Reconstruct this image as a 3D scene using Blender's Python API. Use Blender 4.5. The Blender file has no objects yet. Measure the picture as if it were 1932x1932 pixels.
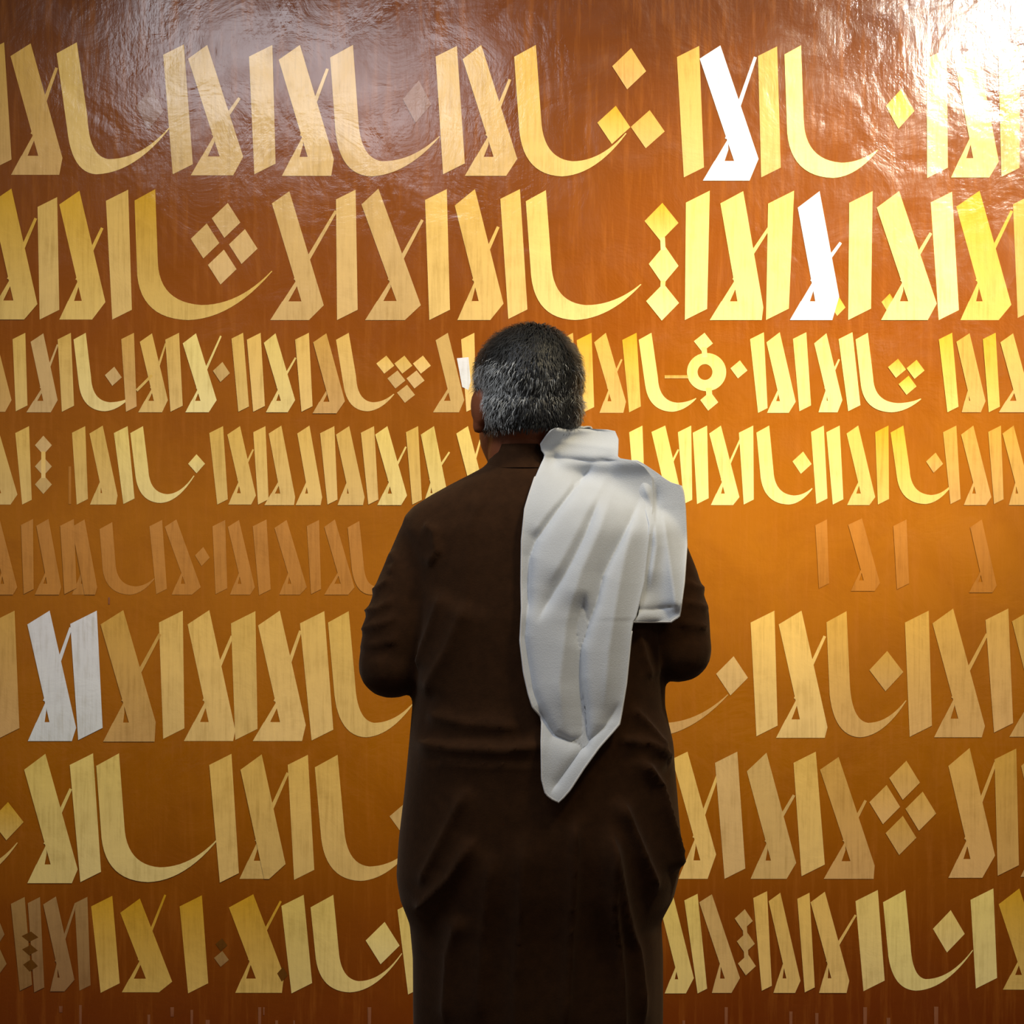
import bpy, bmesh, math, random
import numpy as np
from mathutils import Vector, Matrix
from mathutils.bvhtree import BVHTree

random.seed(7)
rng = np.random.default_rng(7)
S = bpy.context.scene
COL = S.collection

# ------------------------------------------------------------------ camera, world, lights, exposure
K = (1.62 / 2.6) / 1932          # metres per pixel per metre of distance
YM, YW, ZC = 2.6, 3.7, 1.42      # distance of the man, distance of the canvas, eye height

cd = bpy.data.cameras.new('camera')
cam = bpy.data.objects.new('camera', cd)
COL.objects.link(cam)
cam.location = (0, 0, ZC)
cam.rotation_euler = (math.radians(90), 0, 0)
cd.sensor_width = 36
cd.lens = 36 / (K * 1932)
S.camera = cam

S.view_settings.view_transform = 'Standard'
S.view_settings.look = 'None'
S.view_settings.gamma = 1
S.view_settings.use_curve_mapping = False
S.view_settings.exposure = 0.0

W = bpy.data.worlds.new('world')
S.world = W
W.use_nodes = True
W.node_tree.nodes['Background'].inputs[0].default_value = (1.0, 0.93, 0.84, 1)
W.node_tree.nodes['Background'].inputs[1].default_value = 0.17


def light(name, kind, loc, target, power, color, **kw):
    d = bpy.data.lights.new(name, kind)
    d.energy = power
    d.color = color
    for k, v in kw.items():
        setattr(d, k, v)
    o = bpy.data.objects.new(name, d)
    COL.objects.link(o)
    o.location = loc
    o.rotation_euler = (Vector(target) - Vector(loc)).to_track_quat('-Z', 'Y').to_euler()
    return o


def wpt(px, py, dy=0.0):
    """point on the canvas seen at a pixel of the photograph"""
    return Vector(((px - 966) * K * YW, YW - dy, ZC - (py - 966) * K * YW))


# track spotlight on the ceiling, up and to the right behind the viewer: the pool of light and the glare
light('gallery_spotlight', 'SPOT', (2.62, -0.5, 3.95), wpt(1590, 560), 1150, (1.0, 0.83, 0.46),
      spot_size=math.radians(18.5), spot_blend=1.0, shadow_soft_size=0.12)
# wider warm fill spot, added to brighten the middle of the canvas
light('warm_fill_spot', 'SPOT', (1.2, 1.5, 3.9), wpt(1120, 1000), 335, (1.0, 0.82, 0.50),
      spot_size=math.radians(60), spot_blend=1.0, shadow_soft_size=0.25)
# small white ceiling lamp whose reflection burns out the upper right of the varnish
light('ceiling_lamp', 'AREA', (2.50, -0.5, 3.84), wpt(1880, 90), 13, (1.0, 0.97, 0.93),
      shape='DISK', size=0.50, spread=math.radians(50))
# cool ceiling panel above the man, a little to the left
light('ceiling_panel_light', 'AREA', (-0.68, 1.65, 2.94), (-0.1, 2.95, 1.5), 22, (0.88, 0.92, 1.0),
      shape='RECTANGLE', size=1.25, size_y=0.5)


# ------------------------------------------------------------------ materials
def s2l(c):
    return tuple(((v / 255) / 12.92 if v / 255 <= 0.04045 else ((v / 255 + 0.055) / 1.055) ** 2.4) for v in c)


def new_mat(name):
    m = bpy.data.materials.new(name)
    m.use_nodes = True
    nt = m.node_tree
    b = nt.nodes['Principled BSDF']
    return m, nt, b


def node(nt, typ, **kw):
    n = nt.nodes.new(typ)
    for k, v in kw.items():
        setattr(n, k, v)
    return n


def ramp(nt, stops, fac):
    r = node(nt, 'ShaderNodeValToRGB')
    els = r.color_ramp.elements
    while len(els) < len(stops):
        els.new(0.5)
    for e, (p, c) in zip(els, stops):
        e.position = p
        e.color = (*c, 1)
    nt.links.new(fac, r.inputs[0])
    return r.outputs[0]


def math_n(nt, op, a, b=None, c=None):
    n = node(nt, 'ShaderNodeMath', operation=op)
    for i, v in enumerate((a, b, c)):
        if v is None:
            continue
        if isinstance(v, (int, float)):
            n.inputs[i].default_value = v
        else:
            nt.links.new(v, n.inputs[i])
    return n.outputs[0]


def mix_col(nt, fac, a, b, mode='MIX'):
    n = node(nt, 'ShaderNodeMix', data_type='RGBA', blend_type=mode)
    for s, v in ((n.inputs[0], fac), (n.inputs[6], a), (n.inputs[7], b)):
        if isinstance(v, (int, float)):
            s.default_value = v
        elif isinstance(v, tuple):
            s.default_value = (*v, 1)
        else:
            nt.links.new(v, s)
    return n.outputs[2]


def noise(nt, vec, scale, detail=4, rough=0.55, dist=0.0, stretch=None):
    if stretch:
        mp = node(nt, 'ShaderNodeMapping')
        mp.inputs['Scale'].default_value = stretch
        nt.links.new(vec, mp.inputs[0])
        vec = mp.outputs[0]
    n = node(nt, 'ShaderNodeTexNoise')
    n.inputs['Scale'].default_value = scale
    n.inputs['Detail'].default_value = detail
    n.inputs['Roughness'].default_value = rough
    n.inputs['Distortion'].default_value = dist
    nt.links.new(vec, n.inputs['Vector'])
    return n.outputs[0]


def varnish(nt, b, vec):
    """shared gloss, brush relief and wrinkles of the varnished canvas"""
    fine = noise(nt, vec, 1.0, 5, 0.6, 0, (90, 90, 16))
    weave = noise(nt, vec, 1.0, 3, 0.6, 0, (14, 14, 120))
    blot = noise(nt, vec, 7.0, 6, 0.62, 0.6)
    wrk = noise(nt, vec, 5.0, 3, 0.5, 1.2, (1.0, 1.0, 0.7))
    h = math_n(nt, 'ADD', math_n(nt, 'MULTIPLY', fine, 0.10), math_n(nt, 'MULTIPLY', weave, 0.03))
    h = math_n(nt, 'ADD', h, math_n(nt, 'MULTIPLY', blot, 0.60))
    h = math_n(nt, 'ADD', h, math_n(nt, 'MULTIPLY', wrk, 0.8))
    bp = node(nt, 'ShaderNodeBump')
    bp.inputs['Strength'].default_value = 0.20
    bp.inputs['Distance'].default_value = 0.02
    nt.links.new(h, bp.inputs['Height'])
    nt.links.new(bp.outputs[0], b.inputs['Normal'])
    mr = node(nt, 'ShaderNodeMapRange')
    mr.inputs[1].default_value = 0.38
    mr.inputs[2].default_value = 0.66
    mr.inputs[3].default_value = 0.34
    mr.inputs[4].default_value = 0.55
    nt.links.new(blot, mr.inputs[0])
    nt.links.new(mr.outputs[0], b.inputs['Roughness'])
    b.inputs['Specular IOR Level'].default_value = 0.05
    b.inputs['Coat Weight'].default_value = 0.65
    m2 = node(nt, 'ShaderNodeMapRange')
    m2.inputs[1].default_value = 0.35
    m2.inputs[2].default_value = 0.65
    m2.inputs[3].default_value = 0.07
    m2.inputs[4].default_value = 0.25
    nt.links.new(noise(nt, vec, 7.0, 7, 0.68, 0.8), m2.inputs[0])
    nt.links.new(m2.outputs[0], b.inputs['Coat Roughness'])
    nt.links.new(bp.outputs[0], b.inputs['Coat Normal'])


def canvas_material():
    m, nt, b = new_mat('varnished_brown_canvas')
    tc = node(nt, 'ShaderNodeTexCoord')
    vec = tc.outputs['Object']
    sp = node(nt, 'ShaderNodeSeparateXYZ')
    nt.links.new(vec, sp.inputs[0])
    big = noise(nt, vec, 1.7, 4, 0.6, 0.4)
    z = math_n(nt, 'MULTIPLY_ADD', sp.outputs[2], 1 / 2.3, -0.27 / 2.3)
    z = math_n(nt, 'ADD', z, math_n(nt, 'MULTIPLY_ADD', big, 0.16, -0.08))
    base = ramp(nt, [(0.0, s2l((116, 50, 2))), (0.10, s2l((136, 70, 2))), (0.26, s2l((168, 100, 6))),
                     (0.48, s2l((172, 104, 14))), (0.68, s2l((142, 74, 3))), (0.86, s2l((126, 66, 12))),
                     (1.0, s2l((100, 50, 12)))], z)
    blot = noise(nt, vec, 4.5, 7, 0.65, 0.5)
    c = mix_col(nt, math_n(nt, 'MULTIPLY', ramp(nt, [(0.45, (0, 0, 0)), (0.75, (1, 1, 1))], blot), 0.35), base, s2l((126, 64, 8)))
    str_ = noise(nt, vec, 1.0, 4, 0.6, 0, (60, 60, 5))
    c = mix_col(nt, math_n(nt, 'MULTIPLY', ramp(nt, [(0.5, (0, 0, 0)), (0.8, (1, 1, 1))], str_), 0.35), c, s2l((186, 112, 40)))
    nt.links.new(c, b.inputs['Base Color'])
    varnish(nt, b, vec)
    return m


def paint_material():
    m, nt, b = new_mat('gold_leaf_paint')
    tc = node(nt, 'ShaderNodeTexCoord')
    vec = tc.outputs['Object']
    at = node(nt, 'ShaderNodeAttribute', attribute_name='paint')
    st = noise(nt, vec, 1.0, 4, 0.65, 0.2, (130, 130, 7))
    bl = noise(nt, vec, 16, 5, 0.6)
    f = math_n(nt, 'ADD', math_n(nt, 'MULTIPLY', st, 0.7), math_n(nt, 'MULTIPLY', bl, 0.5))
    dk = ramp(nt, [(0.40, (0.80, 0.77, 0.70)), (0.60, (1, 1, 1)), (0.78, (1.06, 1.06, 1.04))], f)
    c = mix_col(nt, 1.0, at.outputs['Color'], dk, 'MULTIPLY')
    nt.links.new(c, b.inputs['Base Color'])
    varnish(nt, b, vec)
    return m


def simple_mat(name, col, rough=0.6, spec=0.3, nscale=None, namt=0.2, sheen=0.0, bump=0.0, bscale=300):
    m, nt, b = new_mat(name)
    tc = node(nt, 'ShaderNodeTexCoord')
    vec = tc.outputs['Object']
    if nscale:
        n = noise(nt, vec, nscale, 5, 0.6)
        lo = tuple(v * (1 - namt) for v in col)
        hi = tuple(min(1, v * (1 + namt)) for v in col)
        nt.links.new(ramp(nt, [(0.3, lo), (0.7, hi)], n), b.inputs['Base Color'])
    else:
        b.inputs['Base Color'].default_value = (*col, 1)
    b.inputs['Roughness'].default_value = rough
    b.inputs['Specular IOR Level'].default_value = spec
    if sheen:
        b.inputs['Sheen Weight'].default_value = sheen
        b.inputs['Sheen Roughness'].default_value = 0.45
        b.inputs['Sheen Tint'].default_value = (1.0, 0.78, 0.6, 1)
    if bump:
        n2 = noise(nt, vec, bscale, 3, 0.6)
        bp = node(nt, 'ShaderNodeBump')
        bp.inputs['Strength'].default_value = bump
        bp.inputs['Distance'].default_value = 0.002
        nt.links.new(n2, bp.inputs['Height'])
        nt.links.new(bp.outputs[0], b.inputs['Normal'])
    return m, nt, b


def hair_material():
    m, nt, b = new_mat('salt_and_pepper_hair')
    at = node(nt, 'ShaderNodeAttribute', attribute_name='paint')
    nt.links.new(at.outputs['Color'], b.inputs['Base Color'])
    b.inputs['Roughness'].default_value = 0.45
    b.inputs['Specular IOR Level'].default_value = 0.35
    return m


M_CANVAS = canvas_material()
M_PAINT = paint_material()
M_WALL, _, _ = simple_mat('painted_plaster', s2l((176, 160, 138)), 0.8, 0.2, 40, 0.06, bump=0.1)
M_FLOOR, _, _ = simple_mat('polished_stone', s2l((120, 100, 82)), 0.4, 0.4, 6, 0.15)
M_SKIN, _, _ = simple_mat('brown_skin', s2l((124, 68, 40)), 0.55, 0.35, 30, 0.12, bump=0.15)
M_ROBE, _, _ = simple_mat('dark_brown_cloth', (0.030, 0.0125, 0.0048), 0.8, 0.05, 60, 0.18, sheen=0.10, bump=0.25, bscale=420)
M_SHAWL, _, _ = simple_mat('white_cotton', (0.55, 0.58, 0.62), 0.9, 0.1, 20, 0.04, sheen=0.0, bump=0.25, bscale=500)
M_HEM, _, _ = simple_mat('white_cotton_hem', (0.62, 0.62, 0.62), 0.9, 0.15, bump=0.25, bscale=500)
M_HAIR = hair_material()
M_SHOE, _, _ = simple_mat('black_leather', (0.02, 0.015, 0.012), 0.4, 0.5)
M_EYE, _, _ = simple_mat('eye_white', (0.75, 0.72, 0.68), 0.2, 0.5)
M_IRIS, _, _ = simple_mat('dark_iris', (0.02, 0.012, 0.008), 0.15, 0.5)


# ------------------------------------------------------------------ helpers
def link_mesh(name, me, mat, parent=None, smooth=False):
    if mat:
        me.materials.clear()
        me.materials.append(mat)
    if smooth:
        me.polygons.foreach_set('use_smooth', [True] * len(me.polygons))
    o = bpy.data.objects.new(name, me)
    COL.objects.link(o)
    if parent:
        o.parent = parent
        o.matrix_parent_inverse = Matrix.Translation(parent.location).inverted()
    return o


def empty(name, loc, label, cat):
    o = bpy.data.objects.new(name, None)
    COL.objects.link(o)
    o.location = loc
    o['label'] = label
    o['category'] = cat
    return o


def box_mesh(name, x0, x1, y0, y1, z0, z1):
    bm = bmesh.new()
    bmesh.ops.create_cube(bm, size=1)
    for v in bm.verts:
        v.co = Vector((x0 + (v.co.x + .5) * (x1 - x0), y0 + (v.co.y + .5) * (y1 - y0), z0 + (v.co.z + .5) * (z1 - z0)))
    me = bpy.data.meshes.new(name)
    bm.to_mesh(me)
    bm.free()
    return me


# ------------------------------------------------------------------ setting
o = link_mesh('wall_back', box_mesh('wall_back', -4, 4, YW + 0.06, YW + 0.2, 0, 4.3), M_WALL)
o['kind'] = 'structure'
o = link_mesh('floor', box_mesh('floor', -4, 4, -3, YW + 0.2, -0.1, 0), M_FLOOR)
o['kind'] = 'structure'

# ------------------------------------------------------------------ the calligraphy painting
painting = empty('calligraphy_painting', (0, YW + 0.02, 0.10),
                 'large brown canvas painted with rows of gold calligraphy, on the wall behind the man', 'painting')
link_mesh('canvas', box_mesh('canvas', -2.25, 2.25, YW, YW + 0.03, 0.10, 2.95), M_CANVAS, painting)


class Glyphs:
    """collects painted strokes in photo pixels, as thin paint on the canvas"""
    layer = 0

    def __init__(self):
        self.v, self.f, self.c = [], [], []

    def poly(self, pts, ctop, cbot, yt, yb):
        Glyphs.layer = (Glyphs.layer + 1) % 67
        dy = 0.0006 + Glyphs.layer * 0.00002
        n0 = len(self.v)
        for (x, y) in pts:
            p = wpt(x, y, dy)
            self.v.append((p.x, p.y, p.z))
            t = min(1, max(0, (y - yt) / max(1, (yb - yt))))
            self.c.append(tuple(a + (b - a) * t for a, b in zip(ctop, cbot)) + (1,))
        self.f.append(list(range(n0, n0 + len(pts))))

    def build(self, name, parent):
        me = bpy.data.meshes.new(name)
        me.from_pydata(self.v, [], self.f)
        bm = bmesh.new()
        bm.from_mesh(me)
        bm.normal_update()
        for f in bm.faces:
            if f.normal.y > 0:
                f.normal_flip()
        bm.to_mesh(me)
        bm.free()
        a = me.color_attributes.new('paint', 'FLOAT_COLOR', 'POINT')
        a.data.foreach_set('color', np.array(self.c, dtype=np.float32).ravel())
        return link_mesh(name, me, M_PAINT, parent)


PAL = {  # pigment at the top and at the bottom of a stroke
    'g': ((232, 190, 100), (234, 198, 126)),      # gold
    'y': ((218, 166, 36), (230, 194, 112)),      # yellow ochre at the top
    'p': ((216, 178, 112), (216, 180, 120)),     # pale gold
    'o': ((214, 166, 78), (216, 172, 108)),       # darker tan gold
    'b': ((244, 214, 122), (244, 219, 148)),      # brighter yellow gold
    'f': ((198, 136, 66), (194, 132, 60)),       # almost painted over
    'F': ((186, 122, 50), (182, 118, 44)),       # fainter still
    'd': ((176, 138, 84), (158, 118, 74)),       # dulled
    'm': ((150, 112, 92), (150, 112, 92)),       # mauve grey
    'w': ((232, 232, 238), (228, 232, 236)),     # white
    'h': ((110, 68, 16), (110, 68, 16)),         # brown touch-up
    'D': ((150, 96, 66), (140, 84, 58)),         # drips
}


def colours(key):
    t, b = PAL[key]
    j = random.uniform(-7, 7) if key not in 'wFfhD' else 0
    k = random.uniform(-4, 4) if key not in 'wFfhD' else 0
    adj = lambda c: s2l(tuple(min(245, max(0, v + j + (k if i == 2 else 0))) for i, v in enumerate(c)))
    return adj(t), adj(b)


def stem(G, x0, x1, yt, x2, x3, yb, k='g'):
    a, b = colours(k)
    s = 0.5 * (x1 - x0)
    s2 = 0.5 * (x3 - x2)
    G.poly([(x0, yt + s), (x1, yt), (x3, yb - s2), (x2, yb)], a, b, yt, yb)


def quad_line(G, p, q, w0, w1, a, b, yt, yb):
    d = Vector((q[0] - p[0], q[1] - p[1]))
    n = Vector((-d.y, d.x)).normalized()
    G.poly([(p[0] - n.x * w0 / 2, p[1] - n.y * w0 / 2), (p[0] + n.x * w0 / 2, p[1] + n.y * w0 / 2),
            (q[0] + n.x * w1 / 2, q[1] + n.y * w1 / 2), (q[0] - n.x * w1 / 2, q[1] - n.y * w1 / 2)], a, b, yt, yb)


def la(G, tlx, tly, trx, try_, rbx, rby, bx, yb, blx, tip=None, k='g', fill=1.0, J=0.66):
    """lam-alif: broad slanting stroke, foot, small eye and hairline"""
    a, b = colours(k)
    H = yb - try_
    m = (rbx - trx) / (rby - try_)
    L = lambda y: tlx + m * (y - tly)
    hb = 0.145 * H
    lx = min(L(yb), bx - 2)
    G.poly([(tlx, tly), (trx, try_), (rbx, rby), (bx, yb), (lx, yb)], a, b, try_, yb)
    jy = tly + J * (yb - tly)
    j = (L(jy) + 1, jy)
    ex = lambda y: blx + (j[0] - blx) * (yb - y) / (yb - jy)      # straight outer edge from the foot to the hairline
    G.poly([(blx, yb), (lx + 3, yb), (L(yb - hb) + 3, yb - hb), (ex(yb - hb), yb - hb)], a, b, try_, yb)
    w = max(3.5, 0.040 * H) * fill
    w = min(w, 0.62 * (L(yb - hb) - ex(yb - hb)) + 1)
    G.poly([(ex(yb - hb), yb - hb + 1), (ex(yb - hb) + w * 1.15, yb - hb + 1), (j[0] + 2, jy + w * 1.2), (j[0] + 1, jy)], a, b, try_, yb)
    if tip:
        quad_line(G, j, tip, max(3, 0.036 * H), max(2, 0.022 * H), a, b, try_, yb)


def bez(p, c, q, n):
    out = []
    for i in range(n + 1):
        t = i / n
        out.append(((1 - t) ** 2 * p[0] + 2 * t * (1 - t) * c[0] + t * t * q[0], (1 - t) ** 2 * p[1] + 2 * t * (1 - t) * c[1] + t * t * q[1]))
    return out


def ell(G, x0, w, yt, bx, yb, tx, ty, k='g', lean=8):
    """tall stroke that sweeps into a long tapering bowl"""
    a, b = colours(k)
    H = yb - yt
    s = 0.55 * w
    le = [(x0, yt + s), (x0 + lean * .5, yt + s + (0.66 * H - s) * .5)] + bez((x0 + lean, yb - .34 * H), (x0 + lean + .12 * w + 4, yb - 0.01 * H), (bx, yb), 12) + \
        bez((bx, yb), (bx + .52 * (tx - bx), yb - .01 * H), (tx, ty), 12)[1:]
    ri = [(x0 + w, yt), (x0 + w + lean * .5, yt + .28 * H)] + bez((x0 + w + lean, yb - .44 * H), (x0 + w + lean + .08 * w, yb - .135 * H), (bx + .14 * (tx - bx) + 3, yb - .115 * H), 12) + \
        bez((bx + .14 * (tx - bx) + 3, yb - .115 * H), (bx + .60 * (tx - bx), yb - .115 * H), (tx - 1.5, ty - 1), 12)[1:]
    for i in range(len(le) - 1):
        Glyphs.layer -= 1 if i else 0
        G.poly([le[i], ri[i], ri[i + 1], le[i + 1]], a, b, yt, yb)


def diamond_pts(cx, cy, rx, ry, sk=0.12):
    return [(cx + rx * sk, cy - ry), (cx + rx, cy + ry * sk), (cx - rx * sk, cy + ry), (cx - rx, cy - ry * sk)]


ROWS = []


class Row:
    def __init__(self, big=False):
        self.main, self.subs, self.big = Glyphs(), [], big
        ROWS.append(self)

    def tgt(self):
        if not self.big:
            return self.main
        G = Glyphs()
        self.subs.append(('letter', G, None))
        return G

    def S(self, x0, x1, yt, x2, x3, yb, k='g'):
        if k == 'w':
            G = Glyphs(); stem(G, x0, x1, yt, x2, x3, yb, k); self.subs.append(('white_letter', G, 'white letter')); return
        stem(self.tgt(), x0, x1, yt, x2, x3, yb, k)
        for sh in (-1932, 1932):
            if -760 < x0 + sh < 2650 and not (-60 < x0 + sh < 1990):
                stem(self.main, x0 + sh, x1 + sh, yt, x2 + sh, x3 + sh, yb, 'g' if k != 'f' else k)

    def L(self, tlx, tly, trx, try_, rbx, rby, bx, yb, blx, tip=None, k='g', **kw):
        if k == 'w':
            G = Glyphs(); la(G, tlx, tly, trx, try_, rbx, rby, bx, yb, blx, tip, k, **kw)
            self.subs.append(('white_letter', G, 'white letter')); return
        la(self.tgt(), tlx, tly, trx, try_, rbx, rby, bx, yb, blx, tip, k, **kw)
        for sh in (-1932, 1932):
            if -740 < tlx + sh < 2600 and not (-130 < tlx + sh < 1990):
                t2 = (tip[0] + sh, tip[1]) if tip else None
                la(self.main, tlx + sh, tly, trx + sh, try_, rbx + sh, rby, bx + sh, yb, blx + sh, t2, 'g' if k != 'f' else k, **kw)

    def U(self, x0, w, yt, bx, yb, tx, ty, k='g', lean=8):
        ell(self.tgt(), x0, w, yt, bx, yb, tx, ty, k, lean)
        for sh in (-1932, 1932):
            if -740 < x0 + sh and tx + sh < 2650 and not (-170 < x0 + sh < 1990):
                ell(self.main, x0 + sh, w, yt, bx + sh, yb, tx + sh, ty, 'g' if k != 'f' else k, lean)

    def D(self, cx, cy, rx, ry, k='g', sk=0.12):
        a, b = colours(k)
        G = Glyphs()
        G.poly(diamond_pts(cx, cy, rx, ry, sk), a, b, cy - ry, cy + ry)
        self.subs.append(('diamond_dot', G, None))

    def link(self, p, q, w, k='g'):
        a, b = colours(k)
        quad_line(self.main, p, q, w, w, a, b, min(p[1], q[1]), max(p[1], q[1]) + 1)

    def four(self, cx, cy, dx, dy, rx, ry, k):
        for ox, oy in ((.1, -1), (-1, -.12), (1, .12), (-.1, 1)):
            self.D(cx + ox * dx, cy + oy * dy, rx, ry, k)


# row 1
R = Row(True)
R.S(-28, 8, 80, -12, 22, 318, 'o')
R.L(20, 106, 58, 82, 118, 298, 112, 330, 21, (107, 128), 'o')
R.U(107, 38, 80, 182, 329, 322, 240, 'g', 20)
R.D(283, 205, 26, 40, 'm')
R.S(308, 347, 84, 326, 364, 329, 'p')
R.L(355, 111, 391, 85, 459, 296, 440, 331, 360, (452, 185), 'p')
R.S(470, 514, 85, 480, 520, 329, 'p')
R.L(526, 113, 566, 85, 630, 300, 625, 332, 532, (618, 130), 'p', fill=1.3)
R.U(623, 43, 85, 700, 333, 830, 258, 'p', 10)
R.D(787, 192, 27, 40, 'm')
R.S(822, 862, 87, 836, 877, 329, 'p')
R.L(873, 112, 908, 85, 976, 300, 955, 332, 877, (962, 150), 'p', fill=1.3)
R.U(970, 41, 85, 1060, 333, 1182, 252, 'g', 10)
R.D(1187, 130, 32, 39, 'o')
R.D(1158, 236, 31, 36, 'y')
R.D(1222, 244, 32, 36, 'o')
R.S(1277, 1319, 87, 1290, 1328, 335, 'o')
R.L(1320, 111, 1359, 86, 1431, 300, 1414, 341, 1326, (1425, 108), 'w', fill=1.6)
R.S(1430, 1466, 88, 1436, 1473, 335, 'o')
R.U(1480, 31, 86, 1572, 336, 1656, 284, 'b', 5)
R.D(1698, 205, 27, 38, 'y')
R.S(1748, 1786, 92, 1749, 1788, 336, 'b')
R.L(1800, 112, 1842, 86, 1884, 305, 1866, 335, 1794, None, 'g')
R.S(1883, 1924, 85, 1889, 1923, 334, 'o')
R.L(1931, 112, 1970, 86, 2020, 305, 2000, 335, 1930, None, 'g')
# row 2
R = Row(True)
R.L(-16, 382, 22, 356, 71, 574, 46, 603, -26, (68, 412), 'y')
R.S(71, 108, 372, 75, 112, 603, 'g')
R.L(112, 386, 150, 360, 199, 570, 174, 603, 112, (193, 430), 'y')
R.S(200, 242, 358, 212, 249, 603, 'g')
R.U(254, 39, 357, 355, 604, 514, 512, 'y', 5)
R.four(423, 460, 36, 44, 27, 33, 'p')
R.L(513, 384, 546, 361, 611, 576, 583, 604, 510, (634, 398), 'p')
R.S(634, 671, 358, 636, 675, 604, 'p')
R.L(682, 386, 714, 356, 794, 576, 764, 604, 689, (797, 415), 'p')
R.S(802, 843, 357, 810, 849, 604, 'g')
R.L(858, 388, 896, 357, 950, 573, 925, 604, 863, (940, 428), 'g')
R.S(944, 981, 357, 959, 995, 602, 'g')
R.U(992, 38, 359, 1085, 604, 1210, 537, 'g', 10)
R.D(1248, 419, 32, 36, 'y', .05)
R.D(1252, 500, 28, 37, 'b', .05)
R.D(1250, 570, 31, 35, 'b', .05)
R.link((1250, 448), (1251, 472), 9, 'b')
R.link((1251, 530), (1250, 545), 9, 'b')
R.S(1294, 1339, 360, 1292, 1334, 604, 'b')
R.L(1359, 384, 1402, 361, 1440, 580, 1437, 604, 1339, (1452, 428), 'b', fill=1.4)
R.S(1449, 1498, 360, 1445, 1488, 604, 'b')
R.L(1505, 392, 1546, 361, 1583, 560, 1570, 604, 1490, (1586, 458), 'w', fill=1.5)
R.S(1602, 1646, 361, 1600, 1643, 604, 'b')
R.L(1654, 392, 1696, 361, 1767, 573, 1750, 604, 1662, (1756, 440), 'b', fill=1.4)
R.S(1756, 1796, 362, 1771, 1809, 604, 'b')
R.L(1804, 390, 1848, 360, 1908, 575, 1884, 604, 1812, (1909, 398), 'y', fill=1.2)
R.S(1911, 1950, 366, 1920, 1958, 600, 'o')
R.D(1581, 578, 14, 18, 'y')
R.D(1677, 572, 14, 18, 'y')
# row 3
R = Row()
R.L(-34, 642, -10, 629, 22, 755, 10, 777, -25, None, 'o')
R.S(24, 48, 628, 30, 52, 776)
R.L(58, 645, 82, 629, 109, 755, 96, 778, 50, (109, 650), 'p')
R.S(109, 134, 628, 117, 140, 777)
R.U(139, 23, 628, 198, 776, 243, 753, 'b', 10)
R.D(214, 710, 16, 18, 'p')
R.S(229, 253, 628, 238, 258, 777, 'o')
R.L(264, 645, 287, 629, 317, 755, 306, 778, 261, (313, 648))
R.link((258, 737), (287, 708), 5)
R.S(312, 338, 628, 322, 345, 777)
R.L(345, 648, 370, 629, 409, 755, 394, 778, 350, (417, 634), 'b')
R.D(418, 702, 16, 19, 'p')
R.S(437, 459, 628, 450, 470, 777)
R.S(466, 492, 628, 478, 500, 777)
R.L(498, 647, 520, 629, 557, 755, 543, 778, 502, (558, 675), 'b', fill=1.2)
R.S(557, 583, 628, 569, 590, 777)
R.L(591, 646, 616, 629, 651, 757, 635, 780, 590, None, 'o')
R.U(634, 24, 628, 693, 776, 744, 744, 'g', 14)
for cx, cy in ((727, 688), (761, 688), (796, 688), (748, 716), (784, 716), (766, 743)):
    R.D(cx, cy, 17, 17, 'p' if cy > 700 else 'g')
R.L(822, 642, 845, 628, 876, 755, 866, 778, 817, None, 'p')
R.S(870, 895, 628, 880, 898, 777)
G = Glyphs()
a_, b_ = colours('w')
G.poly([(862, 676), (884, 674), (888, 720), (884, 736), (872, 730)], a_, b_, 675, 735)
R.subs.append(('white_letter', G, 'white paint fragment beside the head'))
R.S(1058, 1081, 628, 1068, 1090, 777, 'o')
R.S(1088, 1116, 628, 1101, 1121, 778, 'y')
R.L(1121, 646, 1143, 628, 1181, 758, 1176, 779, 1131, (1173, 678), 'o')
R.S(1174, 1201, 628, 1187, 1209, 778, 'y')
R.U(1205, 24, 628, 1268, 777, 1314, 752, 'b', 12)
# ornament: ring with a diamond above and below
G = Glyphs()
a_, b_ = colours('b')
for i in range(40):
    t0, t1 = 2 * math.pi * i / 40, 2 * math.pi * (i + 1) / 40
    o_ = lambda t: (1333 + 37 * math.cos(t), 702 + 36 * math.sin(t))
    n_ = lambda t: (1330 + 14 * math.cos(t), 702 + 15 * math.sin(t))
    Glyphs.layer -= 1
    G.poly([n_(t0), o_(t0), o_(t1), n_(t1)], a_, b_, 660, 740)
R.subs.append(('ring_ornament', G, None))
R.D(1327, 646, 18, 18, 'b')
R.D(1338, 757, 17, 18, 'b')
R.link((1328, 655), (1330, 674), 10, 'b')
R.link((1337, 732), (1338, 746), 11, 'b')
R.link((1254, 711), (1298, 711), 6, 'o')
R.D(1394, 697, 16, 17, 'b')
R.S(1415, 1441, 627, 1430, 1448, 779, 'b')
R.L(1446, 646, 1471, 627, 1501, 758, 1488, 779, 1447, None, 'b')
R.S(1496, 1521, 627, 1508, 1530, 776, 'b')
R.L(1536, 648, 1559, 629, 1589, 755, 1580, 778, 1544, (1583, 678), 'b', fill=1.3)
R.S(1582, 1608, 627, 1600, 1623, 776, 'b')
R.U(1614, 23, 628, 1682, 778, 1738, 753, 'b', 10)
R.D(1692, 695, 17, 18, 'y'); R.D(1727, 697, 17, 18, 'y'); R.D(1712, 727, 17, 18, 'y')
R.S(1771, 1796, 628, 1787, 1808, 778, 'y')
R.L(1804, 645, 1829, 629, 1859, 757, 1850, 778, 1814, None, 'o', fill=1.2)
R.S(1854, 1878, 628, 1865, 1886, 778, 'y')
R.L(1887, 646, 1911, 629, 1946, 757, 1936, 778, 1884, None, 'o')
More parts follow.
